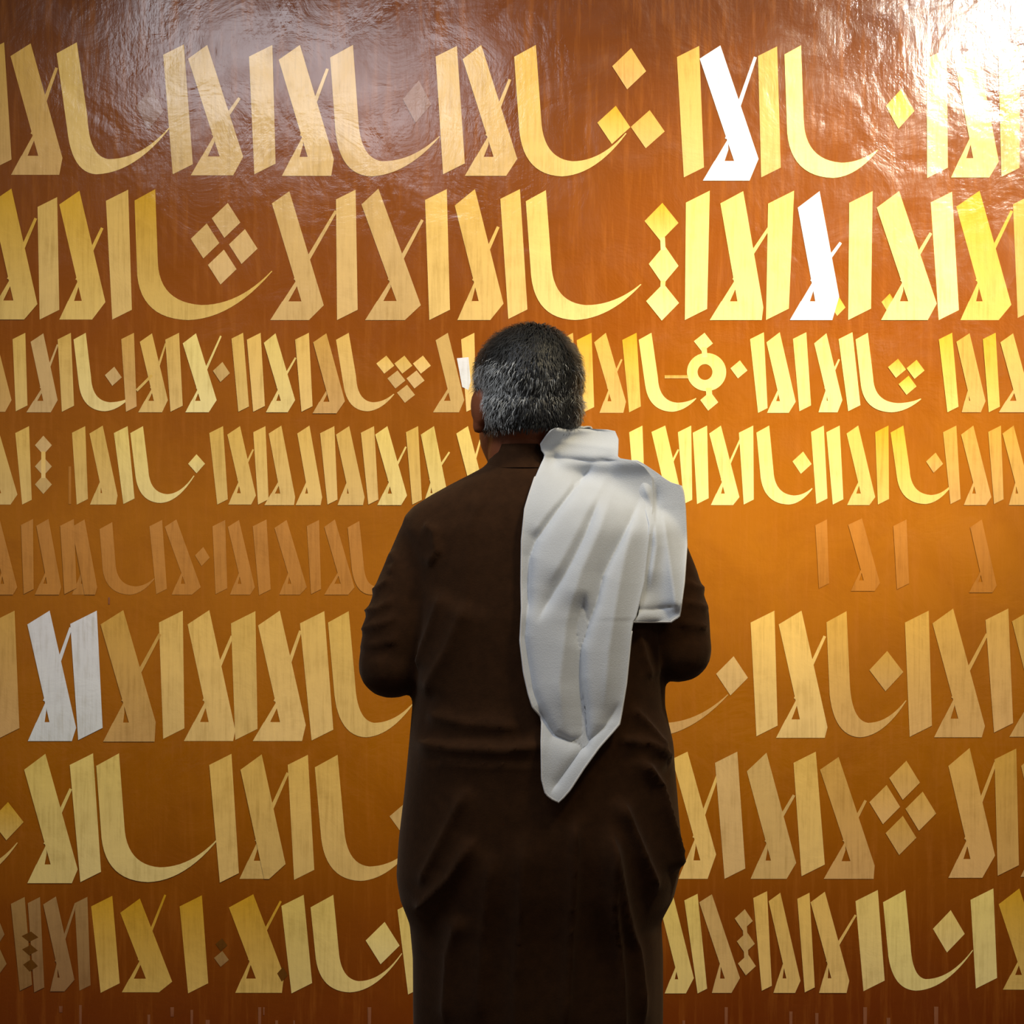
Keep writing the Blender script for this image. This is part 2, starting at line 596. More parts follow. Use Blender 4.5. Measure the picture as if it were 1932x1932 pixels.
# row 4
R = Row()
R.L(-30, 821, -5, 804, 33, 933, 20, 952, -22, None, 'g')
R.S(29, 55, 804, 42, 60, 952)
for cy in (840, 880, 914):
    R.D(82, cy, 16, 18, 'p', 0)
R.link((82, 852), (82, 902), 8, 'g')
R.link((132, 880), (132, 951), 5, 'F')
R.S(136, 161, 804, 145, 166, 952)
R.L(169, 818, 194, 803, 222, 935, 219, 952, 170, None, 'g', fill=1.6)
R.S(215, 241, 804, 233, 254, 951, 'b')
R.U(246, 24, 804, 303, 949, 367, 898, 'b', 10)
R.D(371, 875, 16, 18, 'b', 0)
R.S(395, 421, 804, 410, 430, 952)
R.L(429, 820, 453, 804, 483, 935, 474, 952, 431, (478, 848), 'g')
R.S(478, 501, 804, 487, 507, 952)
R.L(507, 818, 531, 803, 557, 938, 555, 953, 499, None, 'g')
R.L(561, 818, 584, 803, 608, 938, 605, 953, 558, None, 'g', fill=1.2)
R.S(604, 631, 804, 618, 637, 952)
R.L(634, 820, 659, 804, 688, 938, 685, 953, 637, None, 'g', fill=1.4)
R.S(681, 706, 804, 695, 714, 952)
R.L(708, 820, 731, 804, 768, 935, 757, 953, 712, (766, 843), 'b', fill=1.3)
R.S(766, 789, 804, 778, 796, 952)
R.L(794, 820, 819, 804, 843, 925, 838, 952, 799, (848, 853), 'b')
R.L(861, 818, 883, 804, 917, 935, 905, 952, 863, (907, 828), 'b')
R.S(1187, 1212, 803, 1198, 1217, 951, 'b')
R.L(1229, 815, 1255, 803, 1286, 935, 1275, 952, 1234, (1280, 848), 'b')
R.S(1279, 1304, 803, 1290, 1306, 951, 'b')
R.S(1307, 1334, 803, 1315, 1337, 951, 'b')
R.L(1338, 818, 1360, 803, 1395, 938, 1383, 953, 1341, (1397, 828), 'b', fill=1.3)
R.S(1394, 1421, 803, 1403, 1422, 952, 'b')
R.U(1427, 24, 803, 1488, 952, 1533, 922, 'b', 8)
R.D(1513, 873, 18, 21, 'b')
R.S(1530, 1554, 803, 1540, 1561, 951, 'b')
R.S(1559, 1584, 803, 1571, 1591, 952, 'b')
R.L(1597, 818, 1619, 803, 1651, 938, 1640, 953, 1598, None, 'g')
R.S(1651, 1676, 803, 1656, 1677, 952, 'y')
R.U(1680, 24, 803, 1745, 951, 1798, 913, 'y', 12)
R.D(1763, 873, 16, 19, 'o')
R.S(1779, 1804, 803, 1793, 1812, 951, 'o')
R.L(1813, 820, 1836, 803, 1870, 938, 1860, 953, 1818, None, 'o')
R.S(1864, 1888, 803, 1875, 1893, 951, 'o')
R.L(1891, 818, 1912, 803, 1947, 938, 1937, 953, 1903, None, 'o')
# row 5, almost painted over
R = Row()
f = 'f'
R.L(-20, 992, 0, 980, 33, 1108, 25, 1122, -12, None, f)
R.S(40, 63, 979, 45, 64, 1121, f)
R.L(69, 992, 92, 979, 116, 1108, 112, 1122, 66, None, f)
R.S(114, 140, 979, 122, 145, 1121, f)
R.L(136, 994, 160, 980, 184, 1108, 180, 1122, 136, None, f, fill=1.3)
R.U(188, 24, 985, 245, 1122, 292, 1092, f, 6)
R.S(282, 306, 981, 295, 315, 1121, f)
R.L(311, 994, 333, 980, 379, 1108, 362, 1122, 324, None, f, fill=1.3)
R.D(382, 1050, 14, 18, f)
R.S(401, 425, 981, 407, 429, 1121, f)
R.L(430, 994, 451, 981, 481, 1108, 472, 1122, 434, None, f)
R.S(477, 503, 980, 489, 511, 1123, f)
R.L(518, 996, 541, 981, 579, 1108, 566, 1122, 527, None, f, fill=1.2)
R.S(579, 602, 981, 587, 606, 1121, f)
R.L(612, 994, 632, 980, 669, 1108, 657, 1122, 612, None, f)
R.U(656, 22, 983, 700, 1122, 738, 1102, f, 8)
f = 'F'
R.S(1538, 1560, 980, 1545, 1564, 1110, f)
R.L(1600, 990, 1626, 978, 1660, 1100, 1650, 1115, 1605, None, f)
R.S(1685, 1710, 980, 1692, 1715, 1112, f)
R.L(1830, 995, 1852, 980, 1880, 1105, 1872, 1118, 1828, None, f)
# row 6
R = Row(True)
R.S(-16, 28, 1152, 0, 37, 1392, 'o')
R.L(52, 1178, 94, 1152, 144, 1373, 136, 1398, 53, (134, 1184), 'w', fill=1.4)
R.S(133, 183, 1152, 148, 194, 1396, 'w')
R.L(190, 1178, 233, 1151, 294, 1362, 292, 1399, 195, (302, 1196), 'o', fill=1.7)
R.S(300, 345, 1152, 308, 348, 1394, 'g')
R.L(354, 1178, 395, 1151, 444, 1378, 440, 1398, 347, (438, 1200), 'g')
R.S(436, 482, 1153, 444, 486, 1396, 'g')
R.L(487, 1180, 528, 1152, 577, 1368, 570, 1398, 477, (567, 1190), 'g')
R.S(566, 612, 1153, 588, 629, 1397, 'g')
R.U(619, 39, 1153, 690, 1391, 780, 1328, 'g', 12)
R.U(1130, 38, 1155, 1225, 1391, 1374, 1311, 'o', 10)
R.D(1381, 1275, 30, 37, 'p', .1)
R.S(1416, 1461, 1152, 1427, 1467, 1389, 'g')
R.L(1469, 1178, 1512, 1152, 1561, 1372, 1556, 1392, 1464, (1556, 1200), 'g')
R.U(1559, 38, 1153, 1622, 1391, 1710, 1322, 'o', 6)
R.D(1672, 1266, 32, 38, 'o', .05)
R.S(1707, 1752, 1152, 1716, 1758, 1390, 'o')
R.L(1759, 1176, 1798, 1148, 1858, 1370, 1852, 1391, 1762, (1862, 1196), 'o', fill=1.2)
R.S(1859, 1902, 1148, 1875, 1911, 1382, 'o')
R.L(1909, 1172, 1950, 1148, 2005, 1368, 2000, 1390, 1904, None, 'o')
# row 7
R = Row(True)
R.D(14, 1549, 31, 36, 'y', .05)
R.U(-160, 38, 1423, -70, 1665, 34, 1590, 'g', 10)
R.L(46, 1452, 86, 1422, 147, 1640, 136, 1666, 52, (134, 1488), 'b', fill=1.4)
R.S(132, 176, 1421, 152, 191, 1664, 'b')
R.U(182, 43, 1421, 280, 1664, 414, 1581, 'b', 10)
R.S(395, 437, 1422, 415, 451, 1665, 'g')
R.L(454, 1452, 494, 1423, 539, 1630, 508, 1658, 452, (543, 1458), 'g')
R.S(543, 581, 1424, 555, 593, 1660, 'g')
R.U(594, 43, 1424, 680, 1662, 775, 1603, 'g', 12)
R.D(758, 1543, 23, 25, 'p')
R.L(1268, 1432, 1297, 1418, 1351, 1612, 1335, 1658, 1280, (1354, 1462), 'g', fill=1.3)
R.S(1349, 1391, 1418, 1367, 1406, 1658, 'p')
R.L(1409, 1455, 1446, 1420, 1502, 1628, 1484, 1658, 1416, (1498, 1500), 'p', fill=1.2)
R.S(1497, 1539, 1418, 1512, 1556, 1653, 'g')
R.L(1547, 1452, 1582, 1428, 1650, 1633, 1648, 1658, 1554, (1633, 1510), 'o', fill=1.4)
R.four(1703, 1524, 34, 52, 29, 37, 'o')
R.L(1789, 1445, 1829, 1411, 1877, 1614, 1853, 1656, 1789, (1878, 1438), 'o')
R.S(1876, 1917, 1412, 1882, 1922, 1652, 'o')
R.L(1926, 1445, 1962, 1412, 2010, 1614, 1990, 1654, 1925, None, 'o')
# row 8
R = Row(True)
R.D(-2, 1760, 11, 22, 'd'); R.D(-2, 1815, 15, 26, 'd')
R.S(21, 47, 1692, 38, 61, 1869, 'd')
R.S(53, 76, 1692, 65, 84, 1872, 'd')
R.D(57, 1767, 16, 10, 'h'); R.D(57, 1792, 15, 10, 'h'); R.D(58, 1821, 14, 12, 'h')
R.L(82, 1706, 106, 1691, 141, 1848, 122, 1870, 95, (143, 1705), 'd')
R.S(141, 165, 1692, 150, 171, 1869, 'd')
R.S(172, 212, 1690, 190, 226, 1873, 'y')
R.L(227, 1722, 264, 1695, 325, 1852, 300, 1872, 230, (312, 1688), 'y', J=.60)
R.S(339, 381, 1689, 355, 393, 1874, 'y')
R.D(418, 1782, 11, 12, 'h'); R.D(418, 1809, 14, 15, 'd')
R.L(432, 1712, 478, 1687, 536, 1840, 532, 1873, 444, (530, 1700), 'y', J=.62)
R.D(533, 1838, 10, 14, 'h')
R.S(531, 573, 1688, 550, 589, 1874, 'b')
R.U(586, 43, 1688, 660, 1872, 759, 1799, 'b', 10)
R.D(722, 1779, 32, 40, 'b')
R.S(750, 778, 1702, 770, 800, 1876, 'b')
R.L(1248, 1722, 1270, 1690, 1309, 1845, 1294, 1874, 1254, None, 'b')
R.S(1291, 1316, 1686, 1316, 1334, 1874, 'b')
R.L(1319, 1702, 1343, 1687, 1396, 1845, 1380, 1873, 1343, None, 'p')
for cx, cy in ((1403, 1735), (1407, 1778), (1409, 1820)):
    R.D(cx, cy, 17, 20, 'p')
R.link((1405, 1745), (1408, 1810), 8, 'p')
R.S(1421, 1447, 1681, 1437, 1456, 1869, 'g')
R.L(1450, 1700, 1472, 1684, 1510, 1850, 1500, 1873, 1459, None, 'g')
R.S(1504, 1527, 1684, 1518, 1537, 1872, 'g')
R.L(1529, 1702, 1556, 1682, 1602, 1850, 1597, 1873, 1545, (1614, 1726), 'g')
R.S(1614, 1656, 1679, 1629, 1669, 1870, 'b')
R.U(1666, 42, 1679, 1728, 1869, 1836, 1793, 'b', 10)
R.D(1790, 1757, 30, 40, 'b')
R.S(1831, 1874, 1676, 1841, 1881, 1865, 'b')
R.L(1884, 1706, 1923, 1676, 1977, 1840, 1965, 1867, 1892, None, 'y')

for R in ROWS:
    line = R.main.build('calligraphy_lettering', painting)
    if not R.big:
        line['kind'] = 'stuff'
    for nm, G, lab in R.subs:
        c = G.build(nm, line)
        c.matrix_parent_inverse = line.matrix_world.inverted()
        if lab:
            c['label'] = lab
# pale drips along the lower edge
G = Glyphs()
a_, b_ = colours('D')
for x, y0, y1, w in ((115, 1898, 1910, 7), (152, 1896, 1975, 5), (281, 1914, 1990, 5), (325, 1900, 1918, 7), (362, 1905, 1960, 5), (392, 1924, 1990, 8), (490, 1900, 1960, 6),
                     (498, 1900, 1915, 3), (522, 1925, 1990, 5), (555, 1925, 1960, 3), (697, 1900, 1955, 7), (1290, 1925, 1960, 5), (1370, 1900, 1980, 6), (1492, 1908, 1960, 6),
                     (1541, 1911, 1980, 6), (1632, 1900, 1990, 7), (1676, 1920, 1960, 7), (1766, 1899, 1980, 8), (206, 1127, 1140, 3), (862, 1940, 1990, 6), (1110, 1935, 1990, 6)):
    G = Glyphs()
    G.poly([(x - w / 2, y0), (x + w / 2, y0), (x + w / 2.4, y1), (x - w / 2.4, y1)], a_, b_, y0, y1)
    G.build('paint_drip', painting)


# ------------------------------------------------------------------ the man
def mp(px, py, y=YM):
    return Vector(((px - 966) * K * YM, y, ZC - (py - 966) * K * YM))


CX = mp(1012, 0).x
man = empty('person', (CX, YM, 0), 'man seen from behind in a dark brown robe with short grey hair, facing the painting', 'person')


def ring_loft(bm, rings, cap=True):
    """rings: list of lists of Vectors of the same length"""
    vs = [[bm.verts.new(p) for p in r] for r in rings]
    n = len(vs[0])
    for a, b in zip(vs[:-1], vs[1:]):
        for i in range(n):
            bm.faces.new((a[i], a[(i + 1) % n], b[(i + 1) % n], b[i]))
    if cap:
        bm.faces.new(list(reversed(vs[0])))
        bm.faces.new(vs[-1])


def tube(bm, pts, rad, n=14):
    """round-capped tapered tube"""
    P = [Vector(p) for p in pts]
    d0 = (P[1] - P[0]).normalized()
    d1 = (P[-1] - P[-2]).normalized()
    Q, Rr = [], []
    for k in (0.97, 0.75, 0.4):
        Q.append(P[0] - d0 * rad[0] * k); Rr.append(rad[0] * math.sqrt(1 - k * k))
    Q += P; Rr += list(rad)
    for k in (0.4, 0.75, 0.97):
        Q.append(P[-1] + d1 * rad[-1] * k); Rr.append(rad[-1] * math.sqrt(1 - k * k))
    rings = []
    for i, p in enumerate(Q):
        t = (Q[min(i + 1, len(Q) - 1)] - Q[max(i - 1, 0)]).normalized()
        a = t.orthogonal().normalized() if i == 0 else (rings_a - t * rings_a.dot(t)).normalized()
        rings_a = a
        b = t.cross(a)
        rings.append([p + (a * math.cos(2 * math.pi * j / n) + b * math.sin(2 * math.pi * j / n)) * Rr[i] for j in range(n)])
    ring_loft(bm, rings)


def ellipsoid(bm, c, r, M=None, seg=24):
    T = (M or Matrix.Identity(4)) @ Matrix.Translation(Vector(c)) @ Matrix.Diagonal((*r, 1))
    bmesh.ops.create_uvsphere(bm, u_segments=seg, v_segments=seg // 2, radius=1, matrix=T)


def remeshed(bm, voxel, smooth=2):
    me = bpy.data.meshes.new('tmp')
    bmesh.ops.recalc_face_normals(bm, faces=bm.faces)
    bm.to_mesh(me)
    bm.free()
    ob = bpy.data.objects.new('tmp', me)
    COL.objects.link(ob)
    m = ob.modifiers.new('r', 'REMESH')
    m.mode = 'VOXEL'
    m.voxel_size = voxel
    if smooth:
        s = ob.modifiers.new('s', 'SMOOTH')
        s.iterations = smooth
        s.factor = 0.5
    dg = bpy.context.evaluated_depsgraph_get()
    out = bpy.data.meshes.new_from_object(ob.evaluated_get(dg))
    bpy.data.objects.remove(ob)
    bpy.data.meshes.remove(me)
    return out


def supring(cx, cy, z, rx, ry, n=56, e=2.4):
    out = []
    for i in range(n):
        t = 2 * math.pi * i / n
        c, s = math.cos(t), math.sin(t)
        out.append(Vector((cx + rx * math.copysign(abs(c) ** (2 / e), c), cy + ry * math.copysign(abs(s) ** (2 / e), s), z)))
    return out


HEADC = mp(993, 747)
HC = Vector((HEADC.x, YM + 0.005, HEADC.z))
HM = Matrix.Translation(HC) @ Matrix.Rotation(math.radians(20), 4, 'Z') @ Matrix.Rotation(math.radians(-6), 4, 'X')

SHL, ELL_, WRL = mp(817, 1014), mp(741, 1252, YM - 0.03), Vector((-0.11, YM + 0.20, mp(0, 1232).z))
SHR, ELR, WRR = mp(1220, 1012), mp(1277, 1222, YM - 0.03), Vector((0.185, YM + 0.20, mp(0, 1212).z))


def hand(bm, wrist, fwd, inward, up):
    """palm, four curled fingers and a thumb; inward = thumb side direction"""
    fwd, up = fwd.normalized(), up.normalized()
    side = inward.normalized()
    palm_end = wrist + fwd * 0.085
    for k in (-1, 0, 1):
        tube(bm, [wrist + side * 0.012 * k, wrist + fwd * 0.045 + side * 0.022 * k, palm_end + side * 0.026 * k], [0.020, 0.017, 0.014])
    for i, (o, L) in enumerate(((0.036, 0.068), (0.012, 0.076), (-0.012, 0.070), (-0.036, 0.055))):
        p0 = palm_end - fwd * 0.012 + side * o * 0.85
        p1 = palm_end + side * o + fwd * L * 0.35
        p2 = p1 + (fwd * 0.8 - up * 0.6).normalized() * L * 0.36
        p3 = p2 + (fwd * 0.25 - up * 0.95).normalized() * L * 0.28
        tube(bm, [p0, p1, p2, p3], [0.0095, 0.0088, 0.0080, 0.0072], 10)
    q0 = wrist + fwd * 0.02 + side * 0.026
    q1 = q0 + (fwd * 0.6 + side * 0.7 - up * 0.2).normalized() * 0.045
    q2 = q1 + (fwd * 0.9 + side * 0.25 - up * 0.3).normalized() * 0.03
    tube(bm, [q0, q1, q2], [0.013, 0.0105, 0.0085], 10)


# body: one continuous surface
bm = bmesh.new()
for c, r in (((0, -0.012, 0.026), (0.079, 0.094, 0.079)), ((0, -0.018, -0.022), (0.076, 0.076, 0.068)), ((0, 0.036, -0.055), (0.066, 0.062, 0.072)),
             ((0, 0.045, -0.092), (0.052, 0.046, 0.040)), ((0, 0.078, -0.113), (0.026, 0.020, 0.020)), ((0, 0.074, 0.012), (0.052, 0.018, 0.012)),
             ((-0.036, 0.068, -0.035), (0.022, 0.022, 0.022)), ((0.036, 0.068, -0.035), (0.022, 0.022, 0.022)),
             ((0, 0.098, -0.012), (0.011, 0.016, 0.026)), ((0, 0.108, -0.030), (0.016, 0.016, 0.011)),
             ((0, 0.092, -0.064), (0.024, 0.012, 0.006)), ((0, 0.090, -0.075), (0.021, 0.012, 0.007))):
    ellipsoid(bm, c, r, HM)
for s in (-1, 1):
    E = HM @ Matrix.Translation((s * 0.083, -0.004, -0.026)) @ Matrix.Rotation(s * math.radians(-22), 4, 'Z')
    ellipsoid(bm, (0, -0.004, 0.006), (0.011, 0.019, 0.030), E, 16)
    ellipsoid(bm, (-s * 0.004, 0.004, -0.022), (0.010, 0.011, 0.014), E, 16)
    ellipsoid(bm, (s * 0.004, -0.012, 0.010), (0.007, 0.011, 0.024), E, 16)
neck = mp(986, 850)
tube(bm, [HC + Vector((0, -0.012, -0.05)), Vector((neck.x, YM - 0.005, neck.z)), Vector((mp(986, 0).x, YM, mp(0, 920).z))], [0.056, 0.055, 0.054], 20)
rings = []
for py, L, Rr, d in ((905, 905, 1090, .055), (950, 830, 1195, .07), (990, 800, 1230, .085), (1100, 800, 1225, .10), (1250, 815, 1215, .11), (1400, 805, 1235, .115), (1520, 790, 1245, .12), (1600, 800, 1240, .11)):
    a, b = mp(L, py), mp(Rr, py)
    rings.append(supring((a.x + b.x) / 2, YM, a.z, (b.x - a.x) / 2, d, 32))
ring_loft(bm, rings)
for sh, el, wr, sx in ((SHL, ELL_, WRL, 1), (SHR, ELR, WRR, -1)):
    tube(bm, [sh, (sh + el) / 2, el], [0.050, 0.044, 0.037])
    tube(bm, [el, (el + wr) / 2, wr], [0.037, 0.035, 0.026])
    hand(bm, wr, Vector((sx * 0.45, 1, 0.05)), Vector((sx * 0.85, -0.38, 0.25)), Vector((0, 0, 1)))
for s in (-1, 1):
    x = CX + s * 0.095
    tube(bm, [(x, YM, 0.86), (x, YM, 0.50), (x, YM - 0.01, 0.28), (x, YM - 0.015, 0.09)], [0.085, 0.062, 0.052, 0.038])
    tube(bm, [(x, YM - 0.03, 0.045), (x + s * 0.012, YM + 0.09, 0.042), (x + s * 0.018, YM + 0.15, 0.036)], [0.034, 0.034, 0.026])
body_me = remeshed(bm, 0.0042, 3)
body = link_mesh('body', body_me, M_SKIN, man, True)
for s in (-1, 1):
    bm = bmesh.new()
    ellipsoid(bm, (s * 0.031, 0.0800, -0.008), (0.0125, 0.0115, 0.0105), HM, 16)
    me = bpy.data.meshes.new('eye'); bm.to_mesh(me); bm.free()
    eye = link_mesh('eye', me, M_EYE, body, True)
    bm = bmesh.new()
    ellipsoid(bm, (s * 0.031, 0.0897, -0.009), (0.0055, 0.003, 0.0055), HM, 12)
    me = bpy.data.meshes.new('iris'); bm.to_mesh(me); bm.free()
    link_mesh('iris', me, M_IRIS, eye, True)

# hair: a close cap with short strands combed down from the crown
HMi = HM.inverted()


def in_hair(p):
    q = HMi @ p
    if q.z > 0.052 and q.y < 0.062:
        return True
    low = -0.062 + 0.10 * max(0, abs(q.x) - 0.045) + (0.10 * max(0, q.y + 0.035))
    lim = 0.028 if q.z > 0.012 else 0.006
    ear = abs(q.x) > 0.074 and q.z < 0.008 and q.y > -0.028
    return q.z > low and q.y < lim and not ear and abs(q.x) < 0.0835


bm = bmesh.new()
bm.from_mesh(body_me)
bm.normal_update()
kill = [f for f in bm.faces if (f.calc_center_median() - HC).length > 0.16 or not in_hair(f.calc_center_median())]
bmesh.ops.delete(bm, geom=kill, context='FACES')
bm.normal_update()
faces = [(f.calc_center_median(), f.normal.copy(), f.calc_area()) for f in bm.faces]
from mathutils import noise as mn
edge = {v.index for v in bm.verts if v.is_boundary}
bm.verts.index_update()
edge = {v.index for v in bm.verts if v.is_boundary}
for v in bm.verts:
    n = v.normal.copy()
    k = 0.0015 if v.index in edge else 0.006 + 0.0022 * mn.noise(v.co * 55)
    v.co += n * k
V, F, C = [], [], []
for f in bm.faces:
    b0 = len(V)
    for v in f.verts:
        V.append(tuple(v.co)); C.append((0.012, 0.011, 0.010, 1))
    F.append(list(range(b0, b0 + len(f.verts))))
bm.free()
areas = np.array([f[2] for f in faces]); areas /= areas.sum()
CROWN = Vector((0.008, -0.045, 0.10))
for i in rng.choice(len(faces), 15000, p=areas):
    c, n, _ = faces[int(i)]
    jit = Vector(rng.normal(0, 0.0016, 3))
    c = c + jit
    q = HMi @ c
    flow = (q - CROWN)
    flow = (HM.to_3x3() @ flow)
    flow = flow - n * flow.dot(n)
    flow.normalize()
    flow = (flow + Vector((mn.noise(c * 28), mn.noise(c * 28 + Vector((7, 3, 1))), mn.noise(c * 28 + Vector((2, 9, 5))))) * 0.7 + Vector(rng.normal(0, 0.22, 3)))
    flow = (flow - n * flow.dot(n)).normalized()
    L = rng.uniform(0.010, 0.020) * (0.6 if q.z < -0.04 else 1.0)
    side = n.cross(flow).normalized()
    w = rng.uniform(0.0003, 0.0006)
    base = c + n * 0.0035
    mid = base + flow * L * 0.55 + n * 0.0055
    tip = base + flow * L + n * rng.uniform(0.002, 0.006)
    # greyer round the sides and across the back, dark at the crown and the nape
    back = max(0, 1 - abs(q.z - 0.005) / 0.055)
    sides = max(0, min(1, (abs(q.x) - 0.035) / 0.035)) * (1 if q.z < 0.045 else 0.35)
    clump = mn.noise(c * 60) * 0.5
    pg = 0.06 + 0.42 * back * (0.5 + 1.4 * clump) + 0.70 * sides - (0.45 * max(0, min(1, (q.z - 0.015) / 0.065))) * (1 - 0.3 * sides)
    if q.z < -0.02 and abs(q.x) < 0.045:
        pg *= 0.25
    g = rng.uniform(0.18, 0.50) if rng.random() < pg else rng.uniform(0.010, 0.035)
    colr = (g * 0.98, g, g * 0.98, 1)
    b0 = len(V)
    for p in (base - side * w, base + side * w, mid + side * w * .9, mid - side * w * .9, tip):
        V.append(tuple(p)); C.append(colr)
    F.append([b0, b0 + 1, b0 + 2, b0 + 3])
    F.append([b0 + 3, b0 + 2, b0 + 4])
me = bpy.data.meshes.new('hair')
me.from_pydata(V, [], F)
at = me.color_attributes.new('paint', 'FLOAT_COLOR', 'POINT')
at.data.foreach_set('color', np.array(C, dtype=np.float32).ravel())
link_mesh('hair', me, M_HAIR, man, True)

# robe
ROBE = ((868, 922, 1046, .064), (880, 915, 1056, .070), (896, 885, 1085, .080), (915, 848, 1128, .090), (935, 812, 1180, .100), (955, 780, 1225, .110), (975, 762, 1252, .116),
        (1000, 757, 1264, .122), (1060, 764, 1262, .132), (1150, 772, 1262, .142), (1250, 778, 1255, .146), (1330, 778, 1254, .150), (1400, 772, 1269, .156), (1500, 762, 1277, .166),
        (1580, 752, 1281, .168), (1650, 747, 1280, .163), (1690, 753, 1270, .157), (1735, 771, 1246, .152), (1800, 777, 1249, .150), (1932, 778, 1248, .150), (2200, 775, 1252, .152), (2525, 768, 1258, .158))
bm = bmesh.new()
rings = []
for py, L, Rr, d in reversed(ROBE):
    a, b = mp(L, py), mp(Rr, py)
    rings.append(supring((a.x + b.x) / 2, YM, a.z, (b.x - a.x) / 2, d, 64, 2.2 if py > 990 else 2.0))
ring_loft(bm, rings)
for sh, el, wr in ((SHL, ELL_, WRL), (SHR, ELR, WRR)):
    out = Vector((math.copysign(1, sh.x - CX), 0, 0))
    tube(bm, [sh + Vector((0, 0, -.005)), sh * .6 + el * .4 + out * .002, sh * .25 + el * .75 + out * .004, el + Vector((0, 0.005, 0))], [0.056, 0.060, 0.058, 0.052], 24)
    tube(bm, [el, (el + wr) / 2, wr + (wr - el).normalized() * -0.015], [0.052, 0.050, 0.044], 24)
robe_me = remeshed(bm, 0.0058, 4)


class Creases:
    def __init__(self, lst):
        self.l = [(np.array(p, float), h, w, e) for p, h, w, e in lst]

    def __call__(self, P):
        """P: (n,2) pixels -> relief in metres"""
        out = np.zeros(len(P))
        for pts, h, w, e in self.l:
            best = np.full(len(P), 1e9)
            sg = np.zeros(len(P))
            tt = np.zeros(len(P))
            n = len(pts) - 1
            for i in range(n):
                a, b = pts[i], pts[i + 1]
                d = b - a
                t = np.clip(((P - a) @ d) / (d @ d), 0, 1)
                q = P - (a + t[:, None] * d)
                dist = np.hypot(q[:, 0], q[:, 1])
                s = d[0] * q[:, 1] - d[1] * q[:, 0]
                m = dist < best
                best[m] = dist[m]
                sg[m] = np.sign(s[m])
                tt[m] = (i + t[m]) / n
            fade = np.clip(np.minimum(tt, 1 - tt) / 0.18, 0, 1)
            fade = fade * fade * (3 - 2 * fade)
            prof = np.where(sg >= 0, np.exp(-best / w), np.exp(-best / e))
            out += h * prof * fade
        return out


def mesh_co(me):
    a = np.empty(len(me.vertices) * 3, dtype=np.float32)
    me.vertices.foreach_get('co', a)
    return a.reshape(-1, 3).astype(float)


def mesh_no(me):
    return np.array([tuple(v.normal) for v in me.vertices])


def to_px(co):
    return np.stack([966 + co[:, 0] / (K * co[:, 1]), 966 - (co[:, 2] - ZC) / (K * co[:, 1])], 1)


# folds of the robe; (polyline, height, width on its right-hand side, width on the other side)
ROBE_FOLDS = Creases([
    (((800, 985), (822, 1000), (828, 1040), (805, 1075)), 0.006, 14, 4),
    (((930, 905), (890, 990), (886, 1090), (880, 1180)), 0.0022, 14, 3),
    (((885, 1130), (850, 1225), (800, 1320)), 0.010, 22, 26),
    (((840, 1110), (815, 1190), (785, 1270)), 0.007, 14, 16),
    (((775, 1395), (860, 1408), (960, 1412), (1040, 1402)), 0.012, 34, 7),
    (((800, 1345), (880, 1365), (990, 1372)), 0.007, 18, 14),
    (((1185, 1330), (1220, 1370), (1258, 1420)), 0.009, 14, 8),
    (((1160, 1395), (1215, 1400), (1272, 1435)), 0.010, 20, 7),
    (((1195, 1420), (1235, 1480), (1268, 1600), (1272, 1650)), 0.010, 12, 10),
    (((1165, 1500), (1200, 1590), (1240, 1690)), 0.009, 14, 10),
    (((1140, 1540), (1165, 1660), (1195, 1800), (1210, 1960)), 0.009, 15, 12),
    (((1085, 1520), (1082, 1640), (1072, 1800), (1062, 2000)), 0.009, 16, 14),
    (((1150, 1560), (1150, 1700), (1165, 1850), (1170, 2000)), 0.010, 12, 14),
    (((990, 1560), (985, 1700), (975, 1850), (975, 2000)), 0.007, 16, 16),
    (((890, 1480), (840, 1580), (790, 1680)), 0.006, 16, 12),
    (((900, 1580), (850, 1660), (780, 1725)), 0.008, 16, 12),
    (((870, 1720), (850, 1800), (840, 1950)), 0.006, 16, 16),
    (((930, 1600), (915, 1750), (905, 1950)), 0.006, 18, 16),
    # sleeves
    (((740, 1090), (712, 1112), (690, 1118)), 0.0037, 7, 5),
    (((745, 1130), (715, 1150), (684, 1155)), 0.0043, 7, 5),
    (((750, 1165), (715, 1180), (678, 1190)), 0.0043, 7, 5),
    (((755, 1205), (720, 1215), (676, 1222)), 0.0037, 8, 5),
    (((735, 1040), (750, 1060), (735, 1085)), 0.0031, 7, 5),
    (((1290, 1095), (1312, 1108), (1332, 1112)), 0.0043, 7, 5),
    (((1285, 1135), (1312, 1140), (1338, 1150)), 0.0043, 7, 5),
    (((1280, 1175), (1310, 1178), (1338, 1185)), 0.0043, 7, 5),
    (((1200, 1180), (1215, 1240), (1230, 1285)), 0.0043, 8, 6),
    (((1232, 1175), (1238, 1230), (1240, 1280)), 0.0037, 7, 6),
])
co = mesh_co(robe_me)
no = mesh_no(robe_me)
P = to_px(co)
back = np.clip((YM + 0.03 - co[:, 1]) / 0.05, 0, 1)
disp = np.where(P[:, 1] > 1440, 2.2, 1.5) * ROBE_FOLDS(P) * back
low = np.clip((1.05 - co[:, 2]) / 0.7, 0, 1)
ang = np.arctan2(co[:, 1] - YM, co[:, 0] - CX)
disp += low * 0.004 * np.sin(ang * 11 + 1.3 * np.sin(co[:, 2] * 3))
co2 = co + no * disp[:, None]
robe_me.vertices.foreach_set('co', co2.astype(np.float32).ravel())
robe_me.update()
robe = link_mesh('robe', robe_me, M_ROBE, man, True)
robe['label'] = 'dark brown long-sleeved robe'
